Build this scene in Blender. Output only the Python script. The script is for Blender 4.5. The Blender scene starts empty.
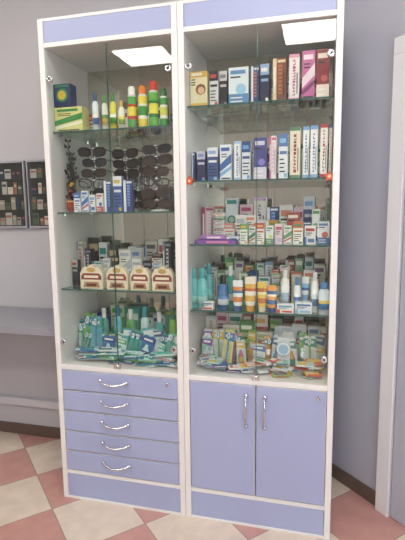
import bpy, bmesh, math, random
from mathutils import Matrix, Vector
rnd=random.Random(11)
scene=bpy.context.scene
scene.view_settings.view_transform='Standard'
COL=bpy.context.collection
def lin(h,a=1.0):
    h=h.lstrip('#'); o=[]
    for i in (0,2,4):
        c=int(h[i:i+2],16)/255
        o.append(c/12.92 if c<=.04045 else ((c+.055)/1.055)**2.4)
    return (*o,a)
# ------------------------------------------------------------------ materials
def pmat(name,col,rough=.5,metal=0.0,noise=0.0,nscale=8,bump=0.0,coat=0.0):
    m=bpy.data.materials.new(name); m.use_nodes=True; nt=m.node_tree; b=nt.nodes["Principled BSDF"]
    c=lin(col); b.inputs['Base Color'].default_value=c; b.inputs['Roughness'].default_value=rough; b.inputs['Metallic'].default_value=metal
    b.inputs['Coat Weight'].default_value=coat
    if noise or bump:
        tc=nt.nodes.new('ShaderNodeTexCoord'); n=nt.nodes.new('ShaderNodeTexNoise'); n.inputs['Scale'].default_value=nscale; n.inputs['Detail'].default_value=4
        nt.links.new(tc.outputs['Object'],n.inputs['Vector'])
        if noise:
            mr=nt.nodes.new('ShaderNodeMix'); mr.data_type='RGBA'
            mr.inputs[6].default_value=tuple(x*(1-noise) for x in c[:3])+(1,); mr.inputs[7].default_value=tuple(min(1,x*(1+noise)) for x in c[:3])+(1,)
            nt.links.new(n.outputs['Fac'],mr.inputs[0]); nt.links.new(mr.outputs[2],b.inputs['Base Color'])
        if bump:
            bp=nt.nodes.new('ShaderNodeBump'); bp.inputs['Strength'].default_value=bump; bp.inputs['Distance'].default_value=.002
            n2=nt.nodes.new('ShaderNodeTexNoise'); n2.inputs['Scale'].default_value=180; nt.links.new(tc.outputs['Object'],n2.inputs['Vector'])
            nt.links.new(n2.outputs['Fac'],bp.inputs['Height']); nt.links.new(bp.outputs['Normal'],b.inputs['Normal'])
    return m
def attrmat(name,rough):
    m=bpy.data.materials.new(name); m.use_nodes=True; nt=m.node_tree; b=nt.nodes["Principled BSDF"]
    a=nt.nodes.new('ShaderNodeVertexColor'); a.layer_name='Col'; nt.links.new(a.outputs['Color'],b.inputs['Base Color']); b.inputs['Roughness'].default_value=rough
    return m
def glassmat(name,tint,base=.04,rough=.0):
    m=bpy.data.materials.new(name); m.use_nodes=True; nt=m.node_tree; nt.nodes.clear()
    o=nt.nodes.new('ShaderNodeOutputMaterial'); mx=nt.nodes.new('ShaderNodeMixShader'); t=nt.nodes.new('ShaderNodeBsdfTransparent'); g=nt.nodes.new('ShaderNodeBsdfGlossy')
    t.inputs[0].default_value=lin(tint); g.inputs['Roughness'].default_value=rough; g.inputs[0].default_value=(1,1,1,1)
    lw=nt.nodes.new('ShaderNodeLayerWeight'); lw.inputs[0].default_value=.5
    p=nt.nodes.new('ShaderNodeMath'); p.operation='POWER'; p.inputs[1].default_value=4
    ma=nt.nodes.new('ShaderNodeMath'); ma.operation='MULTIPLY_ADD'; ma.inputs[1].default_value=.8; ma.inputs[2].default_value=base
    nt.links.new(lw.outputs['Facing'],p.inputs[0]); nt.links.new(p.outputs[0],ma.inputs[0]); nt.links.new(ma.outputs[0],mx.inputs[0])
    nt.links.new(t.outputs[0],mx.inputs[1]); nt.links.new(g.outputs[0],mx.inputs[2]); nt.links.new(mx.outputs[0],o.inputs[0])
    return m
def emat(name,col,s):
    m=bpy.data.materials.new(name); m.use_nodes=True; b=m.node_tree.nodes["Principled BSDF"]
    b.inputs['Base Color'].default_value=lin(col); b.inputs['Emission Color'].default_value=lin(col); b.inputs['Emission Strength'].default_value=s
    return m
M_PRINT=attrmat('printed_card',.36); M_GLOSS=attrmat('glossy_plastic',.12)
M_CHROME=pmat('chrome','#d8dade',.16,1.0)
M_GLASS=glassmat('clear_glass','#f7faf7',.07)
M_SHELF=glassmat('shelf_glass','#e4f2ec',.07)
M_BLIST=glassmat('clear_blister','#f6fafc',.10,.08)
M_EDGE=pmat('glass_edge','#3f6359',.12,0,coat=.5)
M_WHITE=pmat('white_laminate','#e9e8e6',.38,0,.03,5)
M_LAV=pmat('lavender_laminate','#a6afd2',.40,0,.03,3)
M_MIRROR=pmat('mirror_back','#cfccbe',.03,.86)
M_WALL=pmat('wall_paint_lavender','#b0b1bd',.75,0,.04,2.5,.15)
M_WALLL=pmat('wall_paint_grey','#bdbcc0',.75,0,.04,2.5,.15)
M_CEIL=pmat('ceiling_white','#e8e8e6',.8)
M_BASEB=pmat('baseboard_brown','#65534b',.4,0,.15,20)
M_TRIM=pmat('white_trim','#e2e2e4',.4)
M_DUCT=pmat('cable_duct_grey','#cbcbd0',.5)
M_DOOR=pmat('door_panel','#b4b5c4',.45,0,.03,4)
M_TABLE=pmat('table_top','#92929a',.4,0,.04,12)
M_EMIT=emat('light_panel_diffuser','#fffaf0',18.5)
M_FILL=emat('fill_light_emitter','#f2f5ff',5.0)  # glow for the added fill window, not an observed daylight source
MATS=[M_PRINT,M_CHROME,M_BLIST,M_GLOSS,M_WHITE,M_GLASS]
# ------------------------------------------------------------------ mesh builder
def mute(c,k=.95):
    L=.25*c[0]+.6*c[1]+.15*c[2]
    return [L+(c[0]-L)*k,L+(c[1]-L)*k,(L+(c[2]-L)*k)*.98,1.0]
class MB:
    def __init__(s): s.v=[];s.f=[];s.c=[];s.m=[];s.sm=[];s.M=Matrix.Identity(4)
    def add(s,vs,fs,cs,mat=0,smooth=False):
        b=len(s.v); s.v+=[tuple(s.M@Vector(v)) for v in vs]
        for i,f in enumerate(fs):
            s.f.append([b+j for j in f]); s.c.append(cs[i] if isinstance(cs,list) else cs); s.m.append(mat); s.sm.append(smooth)
    def box(s,x0,x1,y0,y1,z0,z1,col=(1,1,1,1),mat=0):
        s.add([(x0,y0,z0),(x1,y0,z0),(x1,y1,z0),(x0,y1,z0),(x0,y0,z1),(x1,y0,z1),(x1,y1,z1),(x0,y1,z1)],
              [(0,3,2,1),(4,5,6,7),(0,1,5,4),(1,2,6,5),(2,3,7,6),(3,0,4,7)],col,mat)
    def poly(s,pts,col,mat=0): s.add(pts,[tuple(range(len(pts)))],col,mat)
    def lathe(s,cx,cy,z,prof,cols,n=16,sy=1.0,mat=3):
        vs=[];fs=[];cs=[]
        for r,h in prof:
            for i in range(n):
                a=2*math.pi*i/n; vs.append((cx+r*math.cos(a),cy+r*sy*math.sin(a),z+h))
        for k in range(len(prof)-1):
            for i in range(n):
                j=(i+1)%n; fs.append((k*n+i,k*n+j,(k+1)*n+j,(k+1)*n+i)); cs.append(cols[min(k,len(cols)-1)])
        s.add(vs,fs,cs,mat,True)
        s.add(vs[:n],[tuple(range(n-1,-1,-1))],cols[0],mat); s.add(vs[-n:],[tuple(range(n))],cols[-1],mat)
    def sweep(s,pts,r,col,n=6,mat=3,closed=False):
        P=[Vector(q) for q in pts]; N=len(P); vs=[];fs=[]
        for i,q in enumerate(P):
            if closed: t=(P[(i+1)%N]-P[i-1])
            else: t=P[min(i+1,N-1)]-P[max(i-1,0)]
            t.normalize(); ref=Vector((0,1,0)) if abs(t.y)<.85 else Vector((0,0,1))
            a=t.cross(ref).normalized(); b=t.cross(a)
            for k in range(n):
                w=2*math.pi*k/n; vs.append(tuple(q+a*r*math.cos(w)+b*r*math.sin(w)))
        L=N if closed else N-1
        for i in range(L):
            i2=(i+1)%N
            for k in range(n): fs.append((i*n+k,i*n+(k+1)%n,i2*n+(k+1)%n,i2*n+k))
        s.add(vs,fs,col,mat,True)
        if not closed: s.add(vs[:n],[tuple(range(n))],col,mat); s.add(vs[-n:],[tuple(range(n-1,-1,-1))],col,mat)
    def obj(s,name,parent=None,mats=None,bevel=0):
        me=bpy.data.meshes.new(name); me.from_pydata(s.v,[],s.f); 
        for m in (mats or MATS): me.materials.append(m)
        me.polygons.foreach_set('material_index',s.m); me.polygons.foreach_set('use_smooth',s.sm)
        ca=me.color_attributes.new('Col','FLOAT_COLOR','CORNER'); d=[]
        for p in me.polygons: d+=mute(s.c[p.index])*p.loop_total
        ca.data.foreach_set('color',d); me.update()
        o=bpy.data.objects.new(name,me); COL.objects.link(o)
        if parent: o.parent=parent
        if bevel:
            b=o.modifiers.new('bevel','BEVEL'); b.width=bevel; b.segments=2; b.limit_method='ANGLE'; b.angle_limit=math.radians(50)
        return o
def simple(name,boxes,mat,parent=None,bevel=0):
    mb=MB()
    for b in boxes: mb.box(*b)
    return mb.obj(name,parent,[mat],bevel)
def empty(name):
    e=bpy.data.objects.new(name,None); COL.objects.link(e); e.empty_display_size=.1; return e
# ------------------------------------------------------------------ room
YB=.49; CH=2.8
fm=bpy.data.materials.new('floor_tiles'); fm.use_nodes=True; nt=fm.node_tree; b=nt.nodes["Principled BSDF"]
tc=nt.nodes.new('ShaderNodeTexCoord')
sub=nt.nodes.new('ShaderNodeVectorMath'); sub.operation='ADD'; sub.inputs[1].default_value=(.825,-.126,0)
rot=nt.nodes.new('ShaderNodeVectorRotate'); rot.rotation_type='Z_AXIS'; rot.inputs['Angle'].default_value=math.radians(44)
off=nt.nodes.new('ShaderNodeVectorMath'); off.operation='ADD'; off.inputs[1].default_value=(0,0,.15)
nt.links.new(tc.outputs['Object'],sub.inputs[0]); nt.links.new(sub.outputs[0],rot.inputs['Vector']); nt.links.new(rot.outputs[0],off.inputs[0])
T=.313
ck=nt.nodes.new('ShaderNodeTexChecker'); ck.inputs['Scale'].default_value=1/T; ck.inputs['Color1'].default_value=lin('#dacbbb'); ck.inputs['Color2'].default_value=lin('#c2938a')
nt.links.new(off.outputs[0],ck.inputs['Vector'])
br=nt.nodes.new('ShaderNodeTexBrick'); br.offset=0; br.squash=1; br.inputs['Scale'].default_value=1; br.inputs['Brick Width'].default_value=T; br.inputs['Row Height'].default_value=T; br.inputs['Mortar Size'].default_value=.0028; br.inputs['Mortar Smooth'].default_value=.1
nt.links.new(rot.outputs[0],br.inputs['Vector'])
nz=nt.nodes.new('ShaderNodeTexNoise'); nz.inputs['Scale'].default_value=14; nz.inputs['Detail'].default_value=6; nt.links.new(tc.outputs['Object'],nz.inputs['Vector'])
mx=nt.nodes.new('ShaderNodeMix'); mx.data_type='RGBA'; mx.blend_type='MULTIPLY'; mx.inputs[0].default_value=1
rp=nt.nodes.new('ShaderNodeMapRange'); rp.inputs[1].default_value=.3; rp.inputs[2].default_value=.7; rp.inputs[3].default_value=.90; rp.inputs[4].default_value=1.05; nt.links.new(nz.outputs['Fac'],rp.inputs[0])
nt.links.new(ck.outputs['Color'],mx.inputs[6]); nt.links.new(rp.outputs[0],mx.inputs[7])
m2=nt.nodes.new('ShaderNodeMix'); m2.data_type='RGBA'; nt.links.new(br.outputs['Fac'],m2.inputs[0]); nt.links.new(mx.outputs[2],m2.inputs[6]); m2.inputs[7].default_value=lin('#9c8a80')
nt.links.new(m2.outputs[2],b.inputs['Base Color']); b.inputs['Roughness'].default_value=.32
simple('floor',[(-3.2,3.2,-3.8,.62,-.05,0)],fm)
simple('ceiling',[(-3.2,3.2,-3.8,.62,CH,CH+.05)],M_CEIL)
simple('wall_back',[(-3.1,.603,YB,YB+.1,0,CH)],M_WALLL)
simple('wall_left',[(-3.1,-3.0,-3.6,YB,0,CH)],M_WALLL)
simple('wall_front',[(-3.1,2.91,-3.7,-3.6,0,CH)],M_WALLL)
simple('wall_right',[(2.81,2.91,-3.6,-1.82,0,CH)],M_WALLL)
wn=empty('added_fill_window_1')  # invented window out of view, added as frontal fill on the cabinets
simple('fill_light_pane',[(1.0,2.6,-3.6,-3.585,.9,2.4)],M_FILL,wn)
simple('fill_light_frame',[(.94,1.0,-3.6,-3.56,.84,2.46),(2.6,2.66,-3.6,-3.56,.84,2.46),(1.0,2.6,-3.6,-3.56,.84,.9),(1.0,2.6,-3.6,-3.56,2.4,2.46),(1.78,1.82,-3.585,-3.56,.9,2.4)],M_TRIM,wn,.004)
AW=Matrix.Translation((.603,YB,0))@Matrix.Rotation(math.atan2(-.724,.69),4,'Z')
def aw(name,boxes,mat,bevel=0,parent=None):
    o=simple(name,boxes,mat,parent,bevel); o.matrix_world=AW; return o
aw('wall_angled',[(0,3.2,0,.1,0,CH)],M_WALL)
aw('baseboard_angled',[(.02,.318,-.012,0,0,.065)],M_BASEB,.002)
simple('baseboard_back',[(-3.0,.57,YB-.012,YB,0,.065)],M_BASEB,bevel=.002)
simple('trim_cable_duct',[(-3.0,-.3,YB-.03,YB,.19,.235)],M_DUCT,bevel=.003)
door=empty('door_1'); 
s0=.315; dh=1.905
for n,bx,mt in (('door_frame',[(s0,s0+.065,-.03,0,0,dh),(s0+.865,s0+.93,-.03,0,0,dh),(s0,s0+.93,-.03,0,dh,dh+.065)],M_TRIM),
    ('door_leaf',[(s0+.07,s0+.86,-.018,-.002,.005,dh-.005)],M_DOOR),
    ('door_panel_mouldings',[(s0+.17,s0+.19,-.026,-.018,.2,.95),(s0+.75,s0+.77,-.026,-.018,.2,.95),(s0+.17,s0+.77,-.026,-.018,.2,.22),(s0+.17,s0+.77,-.026,-.018,.93,.95),
      (s0+.17,s0+.19,-.026,-.018,1.15,1.82),(s0+.75,s0+.77,-.026,-.018,1.15,1.82),(s0+.17,s0+.77,-.026,-.018,1.15,1.17),(s0+.17,s0+.77,-.026,-.018,1.80,1.82)],M_TRIM)):
    o=simple(n,bx,mt,None,.003); o.matrix_world=AW; o.parent=door
mb=MB(); mb.sweep([(s0+.8,-.018,1.02),(s0+.8,-.06,1.02),(s0+.78,-.065,1.02),(s0+.69,-.065,1.02)],.008,lin('#cccccc'),8,1)
o=mb.obj('door_handle'); o.matrix_world=AW; o.parent=door
for x,y in ((.45,-2.40),(-1.13,-2.58),(.45,-.85),(-1.1,-.85),(2.0,-2.5),(-2.5,-1.6)):  # first two are reflected in the glass; other four added unseen for brightness
    e=empty('ceiling_and_fill_panel'); q=.25
    mb=MB(); mb.box(-q-.02,q+.02,-q-.02,-q,CH-.02,CH); mb.box(-q-.02,q+.02,q,q+.02,CH-.02,CH); mb.box(-q-.02,-q,-q,q,CH-.02,CH); mb.box(q,q+.02,-q,q,CH-.02,CH)
    mb.obj('panel_frame',e,[M_TRIM]); mb=MB(); mb.box(-q,q,-q,q,CH-.012,CH-.002); mb.obj('panel_diffuser',e,[M_EMIT]); e.location=(x,y,0)
for x0 in (-1.335,-1.02):
    e=empty('notice_board'); mb=MB()
    mb.box(x0,x0+.3,YB-.012,YB,1.235,1.60,lin('#33342f'))
    for r in range(4):
        x=x0+.02; z=1.25+r*.085
        while x<x0+.27:
            w=rnd.uniform(.02,.04); h=rnd.uniform(.035,.07); x2=min(x+w,x0+.285)
            mb.box(x,x2,YB-.015,YB-.012,z,z+h,lin(rnd.choice(['#8e8a7c','#4a5a4a','#a3a29c','#3a3b45','#8b5b4d','#57604f','#b9b3a4','#2c3b4d'])))
            mb.box(x+.003,x2-.004,YB-.0155,YB-.015,z+h*.6,z+h*.8,lin(rnd.choice(['#a8a498','#3a3b45','#93574d'])))
            x=x2+.006
    mb.obj('board_leaflets',e)
    simple('board_frame',[(x0,x0+.3,YB-.022,YB-.012,1.235,1.245),(x0,x0+.3,YB-.022,YB-.012,1.59,1.6),(x0,x0+.008,YB-.022,YB-.012,1.245,1.59),(x0+.292,x0+.3,YB-.022,YB-.012,1.245,1.59)],M_CHROME,e)
tb=empty('counter_table')
simple('table_top',[(-2.3,-.612,.06,.475,.75,.782)],M_TABLE,tb,.003)
simple('table_legs',[(-1.46,-1.41,.12,.16,0,.75),(-1.46,-1.41,.40,.44,0,.75),(-2.25,-2.2,.12,.16,0,.75),(-2.25,-2.2,.40,.44,0,.75),(-.66,-.62,.40,.44,0,.75)],M_TRIM,tb,.002)
simple('table_rail',[(-2.2,-.66,.42,.44,.68,.75)],M_TRIM,tb)
# ------------------------------------------------------------------ cabinets
D=.38; H=2.1; ZP=2.006; ZD=.6435; ZB=.130; SW=.024
LSH=[1.659,1.319,.984]; RSH=[1.725,1.438,1.185,.914]
def bow(mb,c,L,vertical):
    pts=[]
    for i in range(13):
        t=i/12; a=(t-.5)*L; out=.028*math.sin(math.pi*t)**.6
        sag=.012*math.sin(math.pi*t)
        pts.append((c[0],c[1]-out,c[2]+a) if vertical else (c[0]+a,c[1]-out,c[2]-sag))
    mb.sweep(pts,.005,lin('#cccccc'),8,1)
    for q in (pts[0],pts[-1]): mb.lathe(q[0],q[1]-.003,q[2]-.007,[(.004,0),(.009,.002),(.009,.012),(.004,.014)],[lin('#cccccc')],10,1,1)
def knob(mb,x,z,r=.009,y=-.001):
    n=14; vs=[];fs=[]
    for yy,rr in ((y,r),(y-.006,r),(y-.008,r*.75),(y-.006,r*.3)):
        for i in range(n): a=2*math.pi*i/n; vs.append((x+rr*math.cos(a),yy,z+rr*math.sin(a)))
    for k in range(3):
        for i in range(n): fs.append((k*n+i,k*n+(i+1)%n,(k+1)*n+(i+1)%n,(k+1)*n+i))
    mb.add(vs,fs,lin('#cccccc'),1,True); mb.poly(vs[-n:],lin('#333333'),0)
for ci,(X0,X1,SH) in enumerate(((-.5955,-.0008,LSH),(.0008,.603,RSH))):
    cab=empty('display_cabinet')
    xi0,xi1=X0+SW,X1-SW
    simple('cabinet_sides',[(X0,xi0,0,D,0,H),(xi1,X1,0,D,0,H)],M_WHITE,cab,.0015)
    simple('cabinet_rails',[(xi0,xi1,.001,D-.02,H-.012,H),(xi0,xi1,.001,D-.02,ZP-.018,ZP),(xi0,xi1,.001,D-.02,ZD-.02,ZD),(xi0,xi1,.001,D-.02,ZB-.006,ZB+.012),(xi0,xi1,.001,D-.02,0,.012)],M_WHITE,cab,.001)
    simple('cornice_panel',[(xi0+.002,xi1-.002,.003,.02,ZP,H-.012)],M_LAV,cab)
    simple('plinth_panel',[(xi0+.002,xi1-.002,.003,.02,.012,ZB-.006)],M_LAV,cab)
    xq=(X0+X1)/2
    simple('back_mirror',[(xi0,xq-.001,D-.018,D-.012,ZD,ZP-.018),(xq+.001,xi1,D-.018,D-.012,ZD,ZP-.018)],M_MIRROR,cab)
    simple('back_board',[(xi0,xi1,D-.012,D,0,H)],M_WHITE,cab)
    ztop=ZD-.02; zbot=ZB+.012
    mb=MB()
    if ci==0:
        n=5; hh=(ztop-zbot)/n
        for i in range(n):
            z0=zbot+i*hh+.003; z1=zbot+(i+1)*hh-.003
            simple('drawer_core_%d'%(i+1),[(xi0+.002,xi1-.002,.004,.02,z0,z1)],M_WHITE,cab,.001)
            simple('drawer_front_%d'%(i+1),[(xi0+.004,xi1-.004,-.002,.004,z0+.002,z1-.002)],M_LAV,cab,.001)
            bow(mb,((X0+X1)/2-.02,-.002,(z0+z1)/2+.012),.125,False)
        knob(mb,xi1-.045,zbot+5*hh-.028,.009,-.002)
    else:
        xm=(X0+X1)/2
        for i,(a,c) in enumerate(((xi0+.002,xm-.002),(xm+.002,xi1-.002))):
            simple('door_core_%d'%(i+1),[(a,c,.004,.02,zbot+.003,ztop-.003)],M_WHITE,cab,.001)
            simple('door_front_%d'%(i+1),[(a+.002,c-.002,-.002,.004,zbot+.005,ztop-.005)],M_LAV,cab,.001)
        bow(mb,(xm-.038,-.002,.515),.13,True); bow(mb,(xm+.038,-.002,.515),.13,True)
        knob(mb,xi1-.03,ztop-.03,.009,-.002)
    mb.obj('handles_and_locks',cab)
    for i,z in enumerate(SH):
        simple('shelf_glass_%d'%(i+1),[(xi0+.001,xi1-.001,.036,D-.02,z-.006,z)],M_SHELF,cab)
        simple('shelf_edge_%d'%(i+1),[(xi0+.001,xi1-.001,.033,.036,z-.0065,z+.0005)],M_EDGE,cab)
        mb=MB()
        for xx in (xi0,xi1-.012):
            for yy in (.07,D-.07): mb.box(xx,xx+.012,yy,yy+.012,z-.014,z-.0062,lin('#cccccc'),1)
        mb.obj('shelf_pins_%d'%(i+1),cab)
    xm=(X0+X1)/2; z0=ZD+.004; z1=ZP-.022
    for i,(a,c) in enumerate(((xi0+.002,xm-.0015),(xm+.0015,xi1-.002))):
        mb=MB(); mb.poly([(a,.010,z0),(c,.010,z0),(c,.010,z1),(a,.010,z1)],(1,1,1,1)); mb.obj('glass_door_%d'%(i+1),cab,[M_GLASS])
        e=c if i==0 else a
        simple('glass_door_edge_%d'%(i+1),[(e-.0006,e+.0006,.008,.012,z0,z1)],M_EDGE,cab)
    mb=MB()
    for zz in (z0+.1,z1-.12):
        for xx in (xi0+.016,xi1-.016): knob(mb,xx,zz,.014,.008)
    mb.box(xm-.016,xm+.016,-.002,.008,z0-.002,z0+.02,lin('#cccccc'),1); knob(mb,xm,z0+.009,.008,-.002)
    mb.obj('glass_clamps_and_lock',cab)
    if ci==1:
        mb=MB()
        for xx,zz in ((.036,1.437),(.567,1.44)):
            pts=[]
            for k in range(10):
                a=math.pi/2+k*math.pi/5; r=.021 if k%2==0 else .012
                pts.append((xx+r*math.cos(a),.0085,zz+r*math.sin(a)))
            mb.poly(pts[::-1],lin('#cf5530')); 
            mb.poly([(xx+.006*math.cos(-k*math.pi/4),.008,zz+.006*math.sin(-k*math.pi/4)) for k in range(8)],lin('#f3c9a0'))
        mb.obj('star_stickers',cab)
# ------------------------------------------------------------------ product shapes
def RX(px,y): return min(.575,max(.028,.541+(.024+.00382*(px-187)-.541)*(1+y/1.745)))
def LX(px,y): return min(-.028,max(-.568,.541+(-.597+.00455*(px-50)-.541)*(1+y/1.745)))
RH=.0040; LH=.00434
W_=lin('#eeeeec'); K_=lin('#1d1e24')
def carton(mb,x0,x1,y,z,h,d,base,a1,a2,style,text='#30333d',turn=None):
    """printed carton: body, tuck-flap line, printed bands / logo / text lines on front and back"""
    base,a1,a2,tx=lin(base),lin(a1),lin(a2),lin(text); w=x1-x0
    old=mb.M
    if turn is None: turn=rnd.uniform(-.06,.06)
    if x0>.04 and x1<.565 or x0>-.56 and x1<-.04:
        cM=Matrix.Translation(((x0+x1)/2,y+d/2,0)); mb.M=old@cM@Matrix.Rotation(turn,4,'Z')@cM.inverted()
    mb.box(x0,x1,y,y+d,z,z+h,base)
    e=.0007
    def P(pts,col,k=1):
        mb.poly([(x0+u*w,y-e*k,z+v*h) for u,v in pts],col)
        mb.poly([(x1-u*w,y+d+e*k,z+v*h) for u,v in pts],col)
    def R(u0,u1,v0,v1,col,k=1): P([(u0,v0),(u1,v0),(u1,v1),(u0,v1)],col,k)
    def disc(u,v,r,col,k=2,n=12):
        P([(u+r*math.cos(2*math.pi*i/n),v+r*w/h*math.sin(2*math.pi*i/n)) for i in range(n)],col,k)
    mb.poly([(x0,y+d*.3,z+h+e),(x1,y+d*.3,z+h+e),(x1,y+d*.33,z+h+e),(x0,y+d*.33,z+h+e)],tuple(c*.6 for c in base[:3])+(1,))
    if style=='A':
        R(0,1,.72,1,a1); R(.1,.8,.8,.9,a2,2); R(.1,.9,.55,.62,a1)
        for i in range(4): R(.1,rnd.uniform(.5,.9),.42-i*.09,.45-i*.09,tx)
        R(.6,.92,.03,.12,a2,2)
    elif style=='B':
        R(0,1,0,.3,a1); disc(.62,.42,.26,a2); R(.1,.85,.82,.92,a1,2); R(.1,.6,.72,.76,tx,2)
        for i in range(2): R(.1,.7,.18-i*.1,.21-i*.1,W_,3)
    elif style=='V':
        R(0,.28,0,1,a1); R(.42,.7,.18,.85,a2); 
        for i in range(7): R(.45,.67,.22+i*.09,.255+i*.09,base,3)
        R(.8,.86,.1,.7,tx); R(.08,.2,.2,.8,W_,3); R(.35,.95,.9,.96,a1)
    elif style=='L':
        v=.12
        while v<.86:
            k=rnd.uniform(.03,.06); R(.36,.62,v,v+.018,a1,1); R(.36 if rnd.random()<.5 else .54,.44 if rnd.random()<.5 else .62,v,v+k,a1,1); v+=k+.02
        R(0,1,.93,1,a2); R(0,1,0,.07,a2); R(.75,.83,.15,.6,tx,2)
    elif style=='S':
        P([(0,.25),(1,.5),(1,.75),(0,.45)],a1); P([(0,.1),(1,.32),(1,.42),(0,.2)],a2)
        R(.1,.85,.82,.92,a1,2)
        for i in range(2): R(.12,.6,.72-i*.07,.745-i*.07,tx,2)
        R(.12,.88,.04,.08,tx,2)
    elif style=='F':
        R(0,1,.84,1,a1); R(.08,.7,.88,.96,a2,2); R(0,1,0,.12,a1)
        disc(.62,.5,.3,lin('#8a5a38'),2); disc(.64,.47,.2,lin('#e8bd9c'),3); disc(.3,.27,.1,a2,3)
        for i in range(3): R(.06,.3,.76-i*.07,.79-i*.07,tx,2)
    elif style=='C':
        disc(.5,.5,.36,a1); disc(.5,.5,.24,a2,3); R(.1,.9,.86,.95,a1); R(.1,.9,.08,.12,tx); R(.2,.8,.16,.2,tx)
    elif style=='P':
        R(.1,.9,.7,.86,a1); R(.1,.7,.58,.63,tx); R(.1,.55,.48,.52,tx); R(0,.18,0,.4,a2); R(.3,.9,.1,.3,a2,2)
    mb.M=old
def bottle(mb,x,y,z,r,h,col,cap,label=None,lab2=None,sy=1,neck=.35,caph=.22):
    c,k=lin(col),lin(cap); l=lin(label) if label else c; l2=lin(lab2) if lab2 else l; hb=h*(1-caph)
    mb.lathe(x,y,z,[(r*.9,0),(r,h*.02),(r,hb*.2),(r*1.005,hb*.2),(r*1.005,hb*.42),(r*1.005,hb*.55),(r,hb*.55),(r,hb*.85),(r*.85,hb*.94),(r*neck,hb)],[c,c,c,l,l2,l,c,c,c],18,sy)
    rc=max(r*neck*1.15,.006)
    mb.lathe(x,y,z+hb-.001,[(rc,0),(rc,h*caph*.85),(rc*.85,h*caph)],[k],14,max(sy,.8))
def can(mb,x,y,z,r,h,col,cap,label,l2):
    c,k,l,m=lin(col),lin(cap),lin(label),lin(l2)
    mb.lathe(x,y,z,[(r*.94,0),(r,.003),(r,h*.2),(r,h*.28),(r,h*.5),(r,h*.56),(r,h*.74),(r*.82,h*.79)],[m,c,m,l,m,c,lin('#cccccc')],18)
    mb.lathe(x,y,z+h*.785,[(r*.8,0),(r*.8,h*.15),(r*.62,h*.205),(r*.2,h*.215)],[k],16)
def tube(mb,x,y,z,w,h,col,cap,stripe,s2=None):
    c,k,s=lin(col),lin(cap),lin(stripe); t=lin(s2) if s2 else W_; n=18; hc=h*.17; r=w*.42
    mb.lathe(x,y,z,[(r*.85,0),(r*.9,hc*.1),(r*.85,hc)],[k],16)
    rings=[(0,r*.95,r*.95),(.15,w*.46,r*.9),(.35,w*.48,r*.7),(.5,w*.49,r*.55),(.6,w*.49,r*.45),(.75,w*.5,r*.28),(.93,w*.5,.0025),(1,w*.5,.0015)]
    cols=[c,s,c,t,s,c,c]; vs=[];fs=[];cs=[]
    for u,a,b in rings:
        for i in range(n): g=2*math.pi*i/n; vs.append((x+a*math.cos(g),y+b*math.sin(g),z+hc+u*(h-hc)))
    for q in range(len(rings)-1):
        for i in range(n): j=(i+1)%n; fs.append((q*n+i,q*n+j,(q+1)*n+j,(q+1)*n+i)); cs.append(cols[q])
    mb.add(vs,fs,cs,3,True); mb.add(vs[-n:],[tuple(range(n))],c,3); mb.add(vs[:n],[tuple(range(n-1,-1,-1))],c,3)
def toothbrush(mb,col,L=.16):
    c=lin(col)
    mb.sweep([(0,0,0),(0,-.001,L*.3),(.0015,-.002,L*.5),(0,0,L*.78),(0,0,L)],.0038,c,6)
    mb.box(-.006,.006,-.004,.003,L*.8,L,c,3); mb.box(-.005,.005,-.014,-.004,L*.81,L*.99,lin('#e8f4fa'),0)
    mb.box(-.002,.002,-.0145,-.004,L*.85,L*.95,lin('#3f86c8'),0)
def blister(mb,M,w,h,card,acc,item,kind):
    old=mb.M; mb.M=old@M; c,a=lin(card),lin(acc)
    pts=[(-w/2,0),(w/2,0),(w/2,h*.93),(w*.38,h),(w*.08,h),(w*.06,h*.965),(-w*.06,h*.965),(-w*.08,h),(-w*.38,h),(-w/2,h*.93)]
    n=len(pts); vs=[(u,0,v) for u,v in pts]+[(u,.0015,v) for u,v in pts]
    mb.add(vs,[tuple(range(n)),tuple(range(2*n-1,n-1,-1))]+[(i,i+n,(i+1)%n+n,(i+1)%n) for i in range(n)],c)
    mb.poly([(-w/2,-.0006,h*.74),(w/2,-.0006,h*.68),(w/2,-.0006,h*.92),(-w/2,-.0006,h*.92)],a)
    mb.poly([(-w*.38,-.0012,h*.79),(w*.3,-.0012,h*.79),(w*.3,-.0012,h*.87),(-w*.38,-.0012,h*.87)],W_)
    mb.poly([(-w/2,-.0006,0),(w/2,-.0006,0),(w/2,-.0006,h*.1),(-w/2,-.0006,h*.06)],a)
    if kind=='brush':
        m=mb.M; mb.M=m@Matrix.Translation((0,-.008,h*.04)); toothbrush(mb,item,h*.9); mb.M=m
    elif kind=='pair':
        m=mb.M
        for dx in (-w*.2,w*.2): mb.M=m@Matrix.Translation((dx,-.008,h*.04)); toothbrush(mb,item,h*.85); mb.M=m
    elif kind=='ring':
        P=[(w*.26*math.cos(k*math.pi/8),-.010,h*.38+w*.26*math.sin(k*math.pi/8)) for k in range(16)]
        mb.sweep(P,.006,lin(item),6,3,True); mb.lathe(0,-.008,h*.34,[(w*.06,0),(w*.1,h*.04),(w*.05,h*.09)],[a],10,.6)
    else:
        mb.lathe(0,-.006,h*.14,[(w*.12,0),(w*.26,h*.05),(w*.3,h*.25),(w*.16,h*.38),(w*.1,h*.5)],[lin(item),a,lin(item)],12,.35)
    b=[(-w*.4,h*.1),(w*.4,h*.1),(w*.4,h*.62),(-w*.4,h*.62)]; b2=[(u*.8,v+(h*.03 if v<h*.3 else -h*.03)) for u,v in b]
    vs=[(u,-.001,v) for u,v in b]+[(u,-.020,v) for u,v in b2]
    mb.add(vs,[(4,5,6,7),(0,1,5,4),(1,2,6,5),(2,3,7,6),(3,0,4,7)],c,2)
    mb.M=old
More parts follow.
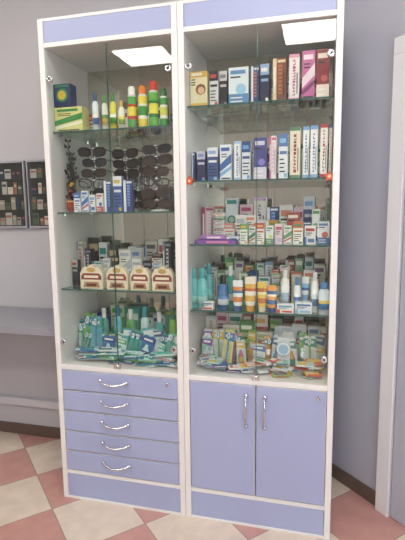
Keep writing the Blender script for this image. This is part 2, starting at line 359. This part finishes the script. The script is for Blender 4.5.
def scallop(mb,x0,x1,y,z,h,body,lab,gold):
    w=x1-x0; pts=[(0,0),(1,0),(1.0,.45)]; 
    for i in range(19):
        t=1-i/18; pts.append((t,.62+.1*abs(math.sin(t*math.pi*3))+.26*math.sin(t*math.pi)))
    pts.append((0,.45)); n=len(pts); d=.03
    vs=[(x0+u*w,y,z+v*h) for u,v in pts]+[(x0+u*w,y+d,z+v*h) for u,v in pts]
    mb.add(vs,[tuple(range(n)),tuple(range(2*n-1,n-1,-1))]+[(i,i+n,(i+1)%n+n,(i+1)%n) for i in range(n)],lin(body))
    def P(q,c,k): mb.poly([(x0+u*w,y-.0007*k,z+v*h) for u,v in q],lin(c))
    P([(.05,.36),(.95,.36),(.95,.5),(.85,.62),(.15,.62),(.05,.5)],lab,1); P([(.18,.43),(.82,.43),(.82,.53),(.18,.53)],'#f3ead2',2)
    P([(.5+.2*math.cos(a*math.pi/5),.76+.1*math.sin(a*math.pi/5)) for a in range(10)],gold,1)
    P([(.12,.04),(.88,.04),(.8,.27),(.2,.27)],'#b98a6a',1); P([(.28,.09),(.72,.09),(.72,.2),(.28,.2)],'#6b3a2a',2)
def row(mb,items,X,HS,z,y0,d=.045,jit=.008):
    for it in items:
        a,b_,h,base,a1,a2,st=it[:7]; dy=rnd.uniform(-jit,jit); y=y0+dy
        xa,xb=X(a,y)+.001,X(b_,y)-.001
        if xb-xa<.008: continue
        carton(mb,xa,xb,y,z+.0006,h*HS,d,base,a1,a2,st,turn=rnd.uniform(-.035,.035))
def filler(mb,pa,pb,X,HS,z,y,hmin,hmax,wmin,wmax,pal,d=.035,stack=0.0):
    p=pa
    while p<pb-3:
        w=rnd.uniform(wmin,wmax); q=min(p+w,pb); base,a1,a2=rnd.choice(pal)
        xa,xb=X(p,y),X(q,y)
        if xb-xa>.01:
            yy=y+rnd.uniform(-.006,.006); h=rnd.uniform(hmin,hmax)*HS
            if rnd.random()<stack:
                zz=z+.0006
                while zz<z+h-.008:
                    hh=rnd.uniform(.013,.022); base,a1,a2=rnd.choice(pal); carton(mb,xa+.001,xb-.001,yy,zz,hh,d,base,a1,a2,'P'); zz+=hh+.0008
            else: carton(mb,xa+.001,xb-.001,yy,z+.0006,h,d,base,a1,a2,rnd.choice('ABVSCPL'))
        p=q+rnd.choice([0,0,.6,1.5])
WB=[('#e9ecef','#3f6fb0','#7fb2dd'),('#dfe7ea','#2f8f86','#b7ddd4'),('#f0eeea','#c25a50','#e6b26a'),('#334a85','#dfe6f2','#6aa6e0'),('#e8e6e0','#8a5f9a','#d9b3dd'),('#e6c8d2','#b04a70','#f0e6ea'),('#eceff0','#5c9c5c','#cfe39a'),('#e4d9b0','#c98a3a','#6a8f4a'),('#e9e7df','#b5b9c4','#5b77a8'),('#cdc9bd','#8a8f98','#b9654a'),('#b4574e','#f0e6dc','#e0b25a'),('#8fb894','#f0f2e8','#3f7a50'),('#e6e6e4','#d98a6a','#c9cdd6')]
# ============ RIGHT CABINET ============
mb=MB(); z=RSH[0]
row(mb,[(190,211,34,'#e9dfb8','#e0b23f','#e9e6da','F'),(213,222,33,'#d8d9dc','#22242c','#c0473a','A'),(223,231,33,'#2b2c33','#c9c9cc','#7c7f88','A'),(232,252,35,'#dfe9f1','#5c8ec0','#9cc7e4','B'),
 (254,262,34,'#2c4a86','#e4e8f0','#d9786a','V'),(263,272,35,'#2b3350','#8aa9d0','#e8e4da','A'),(275,288,39,'#7f4a3a','#e3cfa8','#c5704a','V'),(290,300,42,'#efe6ea','#c0407e','#e79ab8','L'),
 (302,314,44,'#c96aa2','#f0dbe8','#7d3a68','S'),(315,327,44,'#8c2a36','#ecd9cf','#c45b58','B')],RX,RH,z,.07)
filler(mb,205,325,RX,RH,z,.22,22,32,8,13,WB)
mb.obj('hair_dye_boxes')
mb=MB(); z=RSH[1]
row(mb,[(189,197,29,'#26356e','#dbe2f2','#5d7cc4','V'),(199,208,30,'#1f2c62','#c7c7d8','#8292c9','A'),(210,221,33,'#3d5590','#ebeef4','#88b0e0','A'),(223,235,35,'#e4eaf2','#3e66a8','#79aee0','S'),
 (237,244,38,'#e9eef4','#3a63b4','#a7c6ea','L'),(245,254,37,'#dfe6f0','#37508a','#6aa6e0','A'),(257,270,40,'#4a4c90','#d7d4e8','#8a7fd0','B'),(272,279,41,'#eee4ea','#c86a94','#e0b9d8','V'),(281,290,42,'#e8edf3','#4f78b4','#8ac0e8','A'),
 (292,302,48,'#ebe5d2','#a8402f','#5f8a68','L'),(304,310,48,'#eceff2','#2f5fae','#7fa9dc','L'),(311,318,48,'#eceef2','#2f5fae','#7fa9dc','L'),(320,327,49,'#f0ecea','#b8343c','#b8343c','L'),(328,334,49,'#f0ecea','#b8343c','#4b649d','L')],RX,RH,z,.07)
filler(mb,200,325,RX,RH,z,.22,24,36,8,13,WB)
mb.obj('toothpaste_boxes')
mb=MB(); z=RSH[2]
filler(mb,192,330,RX,RH,z,.21,36,48,8,14,WB,.04)
filler(mb,216,330,RX,RH,z,.14,20,34,8,13,WB,.04,.2)
row(mb,[(243,251,20,'#eceeea','#5c9c5c','#e0b23f','A'),(252,259,17,'#e6ece6','#4f8a68','#c0695e','S'),(260,268,21,'#f0eeea','#c0504b','#e6b26a','A'),(269,277,18,'#e9ecef','#67a070','#d9dc8a','B'),(278,286,20,'#e6d6da','#c05a80','#c9b3dd','P'),
 (287,295,18,'#efefec','#5d9a70','#c9685a','S'),(296,306,22,'#eceae4','#c77242','#4f8a68','A'),(307,318,18,'#e8e8e4','#b5453a','#5f7fb0','P'),(319,331,22,'#e4e8ee','#4f77b0','#c9685a','B')],RX,RH,z,.075,.04)
for i,(a,b_,c,c2,hh,z1) in enumerate([(194,240,'#8a5cb0','#dc8ab4',.020,0),(200,228,'#b07ac0','#efe2f0',.016,.0205),(228,242,'#dfe0e8','#5c8fc8',.010,.0205)]):
    x0,x1=RX(a,.05),RX(b_,.05); zz=z+.0006+z1
    pts=[]
    for k in range(20):
        t=2*math.pi*k/20; sx=math.copysign(abs(math.cos(t))**.5,math.cos(t)); sy=math.copysign(abs(math.sin(t))**.6,math.sin(t)); pts.append(((x0+x1)/2+(x1-x0)/2*sx,.085+.03*sy))
    n=20; vs=[(p[0],p[1],zz) for p in pts]+[(p[0],p[1],zz+hh*.7) for p in pts]+[((x0+x1)/2+(p[0]-(x0+x1)/2)*.8,.085+(p[1]-.085)*.7,zz+hh) for p in pts]
    mb.add(vs,[tuple(range(n-1,-1,-1)),tuple(range(2*n,3*n))]+[(r*n+k,r*n+(k+1)%n,(r+1)*n+(k+1)%n,(r+1)*n+k) for r in (0,1) for k in range(n)],lin(c),3)
    mb.box(x0+(x1-x0)*.3,x0+(x1-x0)*.8,.0535,.06,zz+hh*.15,zz+hh*.6,lin(c2))
mb.obj('medicine_boxes')
# shelf 4
mb=MB(); z=RSH[3]+.0006
for x,y,r,h,c,k,l,l2 in [(191,.075,.020,42,'#5cb4b8','#3f9fa2','#8fd2d0','#5cb4b8'),(202,.06,.022,43,'#6cc0c4','#46a4a8','#a5d8d6','#6cc0c4'),(209,.12,.019,46,'#58acb2','#3a969c','#8fd2d0','#5fb8b8'),
   (224,.065,.023,36,'#2e66a0','#16181c','#dce9f4','#3f7cb8'),(232,.13,.016,44,'#3fa08c','#e8e8e8','#e6f0ec','#3fa08c')]:
    bottle(mb,RX(x,y)+.006,y,z,r,h*RH,c,k,l,l2,.75,.5,.25)
tube(mb,RX(241,.06),.06,z,.042,31*RH,'#e8eef2','#3f6298','#dd8445','#4c74a8')
tube(mb,RX(254,.06),.06,z,.046,35*RH,'#f0ead8','#dda43a','#e6b54a','#d0703c')
tube(mb,RX(266,.06),.06,z,.038,30*RH,'#e8c858','#e8e2c8','#c87c3c','#f0e5b0')
tube(mb,RX(276,.06),.06,z,.038,27*RH,'#eaa454','#3c5e98','#4c74a8','#efe7d6')
tube(mb,RX(309,.13),.13,z,.030,34*RH,'#eceef0','#6fa9d6','#8cc0e0','#3c74b8')
bottle(mb,RX(289,.10),.10,z,.017,42*RH,'#ecebe6','#e8e8e6','#c9dbe8','#9fb9d2',.8,.5,.2)
bottle(mb,RX(301,.10),.10,z,.014,34*RH,'#e9eef2','#4f86b8','#9cc7e4','#4f6fb0',.8,.5,.22)
bottle(mb,RX(318,.09),.09,z,.015,40*RH,'#eef0f0','#d9dde2','#6c8fb8','#d9e4ee',.8,.5,.2)
bottle(mb,RX(327,.06),.055,z,.021,32*RH,'#d5e2ec','#4a86bf','#4a86bf','#e0c45a',.6,.55,.2)
filler(mb,228,330,RX,RH,z-.0006,.24,38,52,8,13,WB,.04); filler(mb,190,228,RX,RH,z-.0006,.25,30,40,8,13,WB,.04); filler(mb,242,322,RX,RH,z-.0006,.17,26,42,8,12,WB,.03,.2)
row(mb,[(281,298,9,'#eef1f2','#5c9ccc','#d9584a','P'),(299,316,11,'#e7edf2','#3f6fb0','#9cc7e4','P'),(200,215,8,'#e9ece8','#3f6fb0','#d9584a','P')],RX,RH,z-.0006,.045,.03,.003)
mb.obj('toiletries')
# bottom deck right
mb=MB(); z=ZD
filler(mb,190,332,RX,RH,z,.28,36,52,9,16,WB,.04)
filler(mb,225,332,RX,RH,z,.23,32,48,10,18,[('#e9ecef','#c9d6e2','#7fb2dd'),('#eceae4','#d0d6a0','#6aa05a'),('#e6e8ea','#c05a50','#e6e2d8'),('#e2e8ec','#5a86b0','#d9dde0'),('#ead9a8','#d99a3a','#c9cfd6'),('#e8c8cc','#c8607a','#f0e8ea'),('#a8cca0','#3f8a50','#f0f0e0')],.03,.15)
PC=['#e9eceb','#dfe8ee','#ecdf98','#5c8fc8','#95d0c0','#f0eeea','#ead060','#dfe7ea','#eca8a8','#8abf70','#e4e6e8','#f0b070','#eeeeee']
for i in range(24):
    px=193+i*5.8; y=(.13,.19,.16)[i%3]+.01*rnd.random(); h=rnd.uniform(26,40)*RH; x=RX(px,y); x=min(max(x,.06),.545)
    blister(mb,Matrix.Translation((x,y,z+.002))@Matrix.Rotation(rnd.uniform(-.35,.35),4,'Z')@Matrix.Rotation(-.2,4,'X')@Matrix.Rotation(rnd.uniform(-.12,.12),4,'Y'),rnd.uniform(.036,.056),h,rnd.choice(PC),rnd.choice(['#4f86b8','#57a860','#e6c84a','#c84a54','#3f9a8c','#8a5ab0','#e9e9ec','#e08a3a']),rnd.choice(['#e8f0f4','#e8a23a','#57a8d8','#e8e8e8','#e5709a','#70c050']),rnd.choice(['obj','ring','brush','ring']))
for i in range(46):
    px=rnd.uniform(196,326); y=rnd.uniform(.05,.10); x=min(max(RX(px,y),.075),.525); w=rnd.uniform(.04,.075); dd=rnd.uniform(.025,.045)
    mb.M=Matrix.Translation((x,y+.012,z+.004+(i%7)*.0085))@Matrix.Rotation(rnd.uniform(-.6,.6),4,'Z')@Matrix.Rotation(rnd.uniform(-.05,.12),4,'X')@Matrix.Rotation(rnd.uniform(-.08,.08),4,'Y')
    c=rnd.choice(['#eceff0','#f0eada','#e8a04a','#e87a90','#7fc8b0','#e9ecee','#d9e6ee','#ecc84a','#c9dfe8','#f09aa8','#e0704a','#9ac860'] if px>250 else ['#eceff0','#d5e4ee','#7aa6dc','#e9ecee','#95d0c0','#3b5aa8','#dfe2e4','#e0b0c8'])
    mb.box(-w/2,w/2,-dd/2,dd/2,0,.006,lin(c)); mb.box(-w*.4,w*.1,-dd*.35,dd*.3,.006,.0066,lin(rnd.choice(['#4f6fb0','#c84a54','#57a860','#e9e9e9','#e6c84a'])))
    mb.box(-w*.4,w*.4,-dd/2-.0006,-dd/2,.001,.004,lin(rnd.choice(['#c84a54','#4f86b8','#e9e9e9','#57a860','#e9e9e9'])))
    if i%3==0:
        vs=[(-w*.3,-dd*.3,.0066),(w*.3,-dd*.3,.0066),(w*.3,dd*.3,.0066),(-w*.3,dd*.3,.0066),(-w*.25,-dd*.25,.016),(w*.25,-dd*.25,.016),(w*.25,dd*.25,.016),(-w*.25,dd*.25,.016)]
        mb.add(vs,[(4,5,6,7),(0,1,5,4),(1,2,6,5),(2,3,7,6),(3,0,4,7)],W_,2)
    mb.M=Matrix.Identity(4)
x=RX(288,.1)
mb.box(x-.026,x+.026,.118,.120,z+.0,z+.15,lin('#dfe8ee'))
mb.M=Matrix.Translation((x,.108,z+.105))@Matrix.Rotation(math.pi/2,4,'X')
mb.lathe(0,0,0,[(.026,-.008),(.03,-.003),(.03,.003),(.027,.006),(.021,.007),(.018,.0065)],[lin('#dfe4e8'),lin('#f2f5f6'),lin('#cfe0ea'),lin('#e8eef0'),lin('#9cc7e4')],24)
mb.M=Matrix.Identity(4)
mb.obj('baby_care_packs')
# ============ LEFT CABINET ============
mb=MB(); z=LSH[0]
row(mb,[(53,91,23,'#dad88c','#3f9248','#e8ecdc','S')],LX,LH,z,.045,.06,.003)
carton(mb,LX(53,.05),LX(80,.05),.05,z+24*LH+.001,21*LH,.05,'#22386c','#3f8a58','#dcc03f','C')
filler(mb,95,172,LX,LH,z,.24,18,30,9,14,WB)
zz=z+.0006
for px,r,h,c,k,l,l2 in [(104,.014,35,'#d9e2ea','#3f5a8c','#4f6fb0','#e8e8e8'),(113,.013,32,'#e3e6da','#4c9c3c','#d9c25f','#5c9c4c'),(121,.014,33,'#dcd44a','#3c8a3a','#4c9c3c','#e8e8d8'),(129,.014,26,'#e8ead8','#dcb84a','#9abf5a','#e8d86a')]:
    bottle(mb,LX(px,.06),.06,zz,r,h*LH,c,k,l,l2,.8,.45,.22)
for px,r,h,c,k,l,l2,y in [(139,.0185,38,'#4fa04c','#e9ebe6','#e7dc4a','#c23b2c',.06),(149,.0195,38,'#e6d23f','#e6852a','#3f9844','#e8ead8',.065),(159,.0195,41,'#62b048','#d04030','#e7e04a','#2f7f3c',.06),(168,.016,34,'#3d933c','#2d7340','#d4d850','#e8e8d8',.065)]:
    can(mb,LX(px,y),y,zz,r,h*LH,c,k,l,l2)
mb.obj('insect_repellents')
def specs(mb,x,y,z,fc,lc,lm=3,sc=1.0,hs=1.0):
    f,l=lin(fc),lin(lc); a,b_=.029*sc,.021*hs
    for s in (-1,1):
        cx=x+s*.034*sc; P=[]
        for k in range(18):
            t=2*math.pi*k/18; P.append((cx+a*math.copysign(abs(math.cos(t))**.75,math.cos(t)),y+.002*abs(math.cos(t)),z+b_*math.copysign(abs(math.sin(t))**.8,math.sin(t))+.0024*s*math.cos(t)))
        mb.sweep(P,.0026,f,6,3,True); mb.poly([(q[0],y+.001,q[2]) for q in P],l,lm)
        xe=x+s*.063*sc
        mb.sweep([(xe-s*.002,y,z+.008),(xe+s*.003,y+.004,z+.009),(xe+s*.003,y+.06,z+.009),(xe+s*.002,y+.09,z+.0),(xe,y+.105,z-.018)],.0024,f,6)
    mb.sweep([(x-.009,y,z+.007),(x,y-.003,z+.011),(x+.009,y,z+.007)],.003,f,6)
z=LSH[1]
mb=MB(); n=0
for (px,y) in ((98,.115),(131,.215),(160,.115)):
    x=LX(px,y); x=max(x,-.43); x=min(x,-.1)
    mb.lathe(x,y+.03,z+.0006,[(.040,0),(.040,.006),(.012,.01)],[lin('#d8d8d8')],20)
    for s in (-.012,.012): mb.box(x+s-.003,x+s+.003,y+.027,y+.033,z+.006,z+.28,lin('#dddddd'),1)
    for i in range(6):
        zz=z+.032+i*.045; n+=1
        mb.box(x-.02,x+.02,y-.002,y+.03,zz+.012,zz+.015,lin('#e6e6e6'),3)
        mb.box(x-.006,x+.006,y-.006,y,zz+.008,zz+.020,lin('#e6e6e6'),3)
        old=mb.M; dx=rnd.uniform(-.010,.010)
        mb.M=Matrix.Translation((x+dx,y-.010,zz+.002))@Matrix.Rotation(rnd.uniform(-.12,.12),4,'Y')@Matrix.Rotation(rnd.uniform(-.12,.12),4,'Z')
        specs(mb,0,0,0,rnd.choice(['#1b1a1c','#2a2224','#222022','#141418','#4a2520']),rnd.choice(['#1d1f24','#2a2522','#25282c','#3a2e28','#23282c']),2 if n%6==3 else 3,rnd.uniform(.9,1.05),rnd.uniform(.75,1.0))
        mb.M=old
mb.obj('sunglasses_stand')
mb=MB()
row(mb,[(78,85,19,'#e6e9ee','#2f5fae','#9cc7e4','A'),(86,93,21,'#dfe6ee','#3f6fb0','#b95a60','S'),(94,100,17,'#e8e8ea','#7fa9dc','#3f6fb0','P'),(109,117,30,'#3c5592','#e3e8f2','#7fa9dc','V'),(118,127,34,'#4462a0','#e8ecf4','#d0b84f','A'),(128,137,30,'#384a84','#dfe6f2','#7fa9dc','V'),(101,108,18,'#e8e8ea','#b95a60','#3f6fb0','B')],LX,LH,z,.044,.018,.004)
mb.obj('lens_solution_boxes')
mb=MB(); y=.10; zz=z+.0006; x=-.532
mb.lathe(x,y,zz,[(.018,0),(.024,.02),(.028,.045),(.030,.05),(.026,.051)],[lin('#9c2f2a'),lin('#b5452f'),lin('#e0c070'),lin('#b5452f')],18)
for i in range(44):
    a=rnd.uniform(0,2*math.pi); R=rnd.uniform(.003,.018); hh=rnd.uniform(.065,.31) if i%3 else rnd.uniform(.06,.12)
    px_,py_=x+R*math.cos(a),y+R*math.sin(a)*1.5
    mb.sweep([(x,y,zz+.04),(x+(px_-x)*.5,y+(py_-y)*.5,zz+hh*.6),(px_,py_,zz+hh)],.0015,lin('#2c2f24'),4)
    for q in range(4):
        b=a+q*1.6; mb.poly([(px_,py_,zz+hh),(px_+.010*math.cos(b)-.004*math.sin(b),py_+.012*math.sin(b),zz+hh+.006),(px_+.016*math.cos(b),py_+.02*math.sin(b),zz+hh+.012),(px_+.010*math.cos(b)+.004*math.sin(b),py_+.012*math.sin(b)-.004,zz+hh-.004)],lin(rnd.choice(['#2f352a','#3a4a2c','#26281f','#1e1f1c'])))
    if i%3==0: mb.lathe(px_,py_,zz+hh,[(.003,0),(.010,.004),(.011,.008),(.005,.012)],[lin(rnd.choice(['#d9a52f','#c23b2c','#e8d25a','#b5452f']))],8)
mb.obj('flower_arrangement')
# shelf 3
mb=MB(); z=LSH[2]
for a,b_ in ((81,104),(108,129),(132,150),(153,173)): scallop(mb,LX(a,.06),LX(b_,.06),.06,z+.0006,25*LH,'#ebe2c9','#96443a','#c9a35a')
mb.obj('soap_gift_packs')
mb=MB()
row(mb,[(60,68,24,'#2b2c34','#8a8f9c','#c9c9cc','V'),(69,79,27,'#34343c','#b9b4a8','#8f3a2e','A')],LX,LH,z,.12,.03)
DK=WB[:3]+WB[8:10]+[('#2b2c34','#8a8f9c','#c9c9cc'),('#3a3436','#c9b08a','#8f3a2e'),('#e4e2dc','#3a3a44','#b08a4a'),('#3a3436','#c9b08a','#8f3a2e'),('#c9c4b8','#5a5a60','#8f6a4a')]
filler(mb,66,172,LX,LH,z,.18,24,46,7,12,DK,.035,.2); filler(mb,90,172,LX,LH,z,.27,36,54,8,12,DK,.035)
mb.obj('cosmetics_boxes')
# bottom deck left
mb=MB(); z=ZD; TE=[('#d3ecec','#2fa59a','#6fd0c4'),('#2f74b0','#e3ecf4','#6fc0e0'),('#4fbaac','#e8f2f0','#3b6fa3'),('#cfe8c0','#5fae4a','#2fa59a'),('#dfe8ee','#2f5a9f','#7fb2dd'),('#2a5a9c','#cfe0ee','#4fae9a'),('#3fae98','#e8f4f0','#e0d85a')]
filler(mb,72,176,LX,LH,z,.30,34,52,9,15,TE,.04)
for px,y,r,h,c,k,l,l2 in [(104,.22,.022,50,'#3fb0a2','#e8eeee','#d6f2ee','#2b8f88'),(118,.23,.022,53,'#6cc8d8','#2f74b0','#dfeef4','#3f9ac0'),(131,.22,.024,50,'#4fae64','#e8ece8','#dff0e0','#2f8a48'),(145,.23,.022,53,'#d2f0f0','#3fb0c0','#7cc8d4','#e2edf0'),(159,.22,.022,48,'#3fb0b4','#e6eaec','#d5ecec','#2b8f98'),(172,.23,.018,52,'#8acf5a','#3a8a48','#e6f0dc','#4aa85a')]:
    bottle(mb,LX(px,y),y,z+.0006,r,h*LH,c,k,l,l2,.7,.45,.22)
for i in range(30):
    px=58+i*4.0; y=(.12,.175,.148)[i%3]+.008*rnd.random(); x=min(max(LX(px,y),-.525),-.07)
    h=rnd.uniform(24,42)*LH*(1.15 if px<95 else .8)
    blister(mb,Matrix.Translation((x,y,z+.006))@Matrix.Rotation(rnd.uniform(-.4,.4),4,'Z')@Matrix.Rotation(rnd.uniform(-.3,-.15),4,'X')@Matrix.Rotation(rnd.uniform(-.28,.28) if i%3!=1 else rnd.uniform(-.12,.12),4,'Y'),rnd.uniform(.042,.07),h,
       rnd.choice(['#d6eef0','#2f74b0','#3fae9c','#bfe6e6','#2a5aa0','#6fcbb8','#74b850','#4fb0c0','#2f9a8c','#cfe8e0']),rnd.choice(['#2fa59a','#2b6fb3','#57b070','#27508f','#d6eef0','#45c0b0']),rnd.choice(['#35b5a8','#d8f0ee','#3f8fc8','#8ad05a','#2f9a90']),rnd.choice(['brush','pair','obj','obj']))
for i in range(40):
    px=rnd.uniform(70,176); y=rnd.uniform(.055,.09); x=min(max(LX(px,y),-.475),-.105); L=rnd.uniform(.09,.15); w=rnd.uniform(.026,.042)
    a=rnd.uniform(-.35,.35)
    base=Matrix.Translation((x,y+.012,z+.006+(i%6)*.010))@Matrix.Rotation(a,4,'Z')@Matrix.Rotation(rnd.uniform(-.05,.2),4,'X')@Matrix.Rotation(rnd.uniform(-.05,.05),4,'Y'); mb.M=base
    c=rnd.choice(['#d2eaea','#4fbaa8','#bfe3e0','#2f74b0','#e9efef','#6fcfbe','#7ac088','#e0b8c4','#e9efef','#35a598'])
    mb.box(-L/2,L/2,-w/2,w/2,0,.0025,lin(c)); mb.box(-L*.48,-L*.3,-w*.42,w*.42,.0025,.003,lin(rnd.choice(['#2f74b0','#2fa59a','#e6eef0','#c05060'])))
    mb.M=base@Matrix.Translation((-L*.45,0,.006))@Matrix.Rotation(math.pi/2,4,'Y')@Matrix.Scale(.55,4)
    toothbrush(mb,rnd.choice(['#35b5a8','#e8f0f0','#2f8f88','#3f8fc8','#45c0a0']),L*1.6)
    mb.M=Matrix.Identity(4)
mb.obj('dental_care_products')
# ------------------------------------------------------------------ world + camera
w=bpy.data.worlds.new('world'); scene.world=w; w.use_nodes=True; w.node_tree.nodes['Background'].inputs[0].default_value=(.8,.85,.95,1); w.node_tree.nodes['Background'].inputs[1].default_value=.3
cd=bpy.data.cameras.new('camera'); cam=bpy.data.objects.new('camera',cd); COL.objects.link(cam)
yaw,pitch,roll=.2542,-.134,-.0123
f=Vector((-math.sin(yaw)*math.cos(pitch),math.cos(yaw)*math.cos(pitch),math.sin(pitch))); r=Vector((math.cos(yaw),math.sin(yaw),0)); u=r.cross(f)
r2=r*math.cos(roll)+u*math.sin(roll); u2=-r*math.sin(roll)+u*math.cos(roll)
cam.matrix_world=Matrix(((r2[0],u2[0],-f[0],.541),(r2[1],u2[1],-f[1],-1.7451),(r2[2],u2[2],-f[2],1.3289),(0,0,0,1)))
cd.lens=30.4; cd.sensor_width=36; cd.clip_start=.02
scene.camera=cam
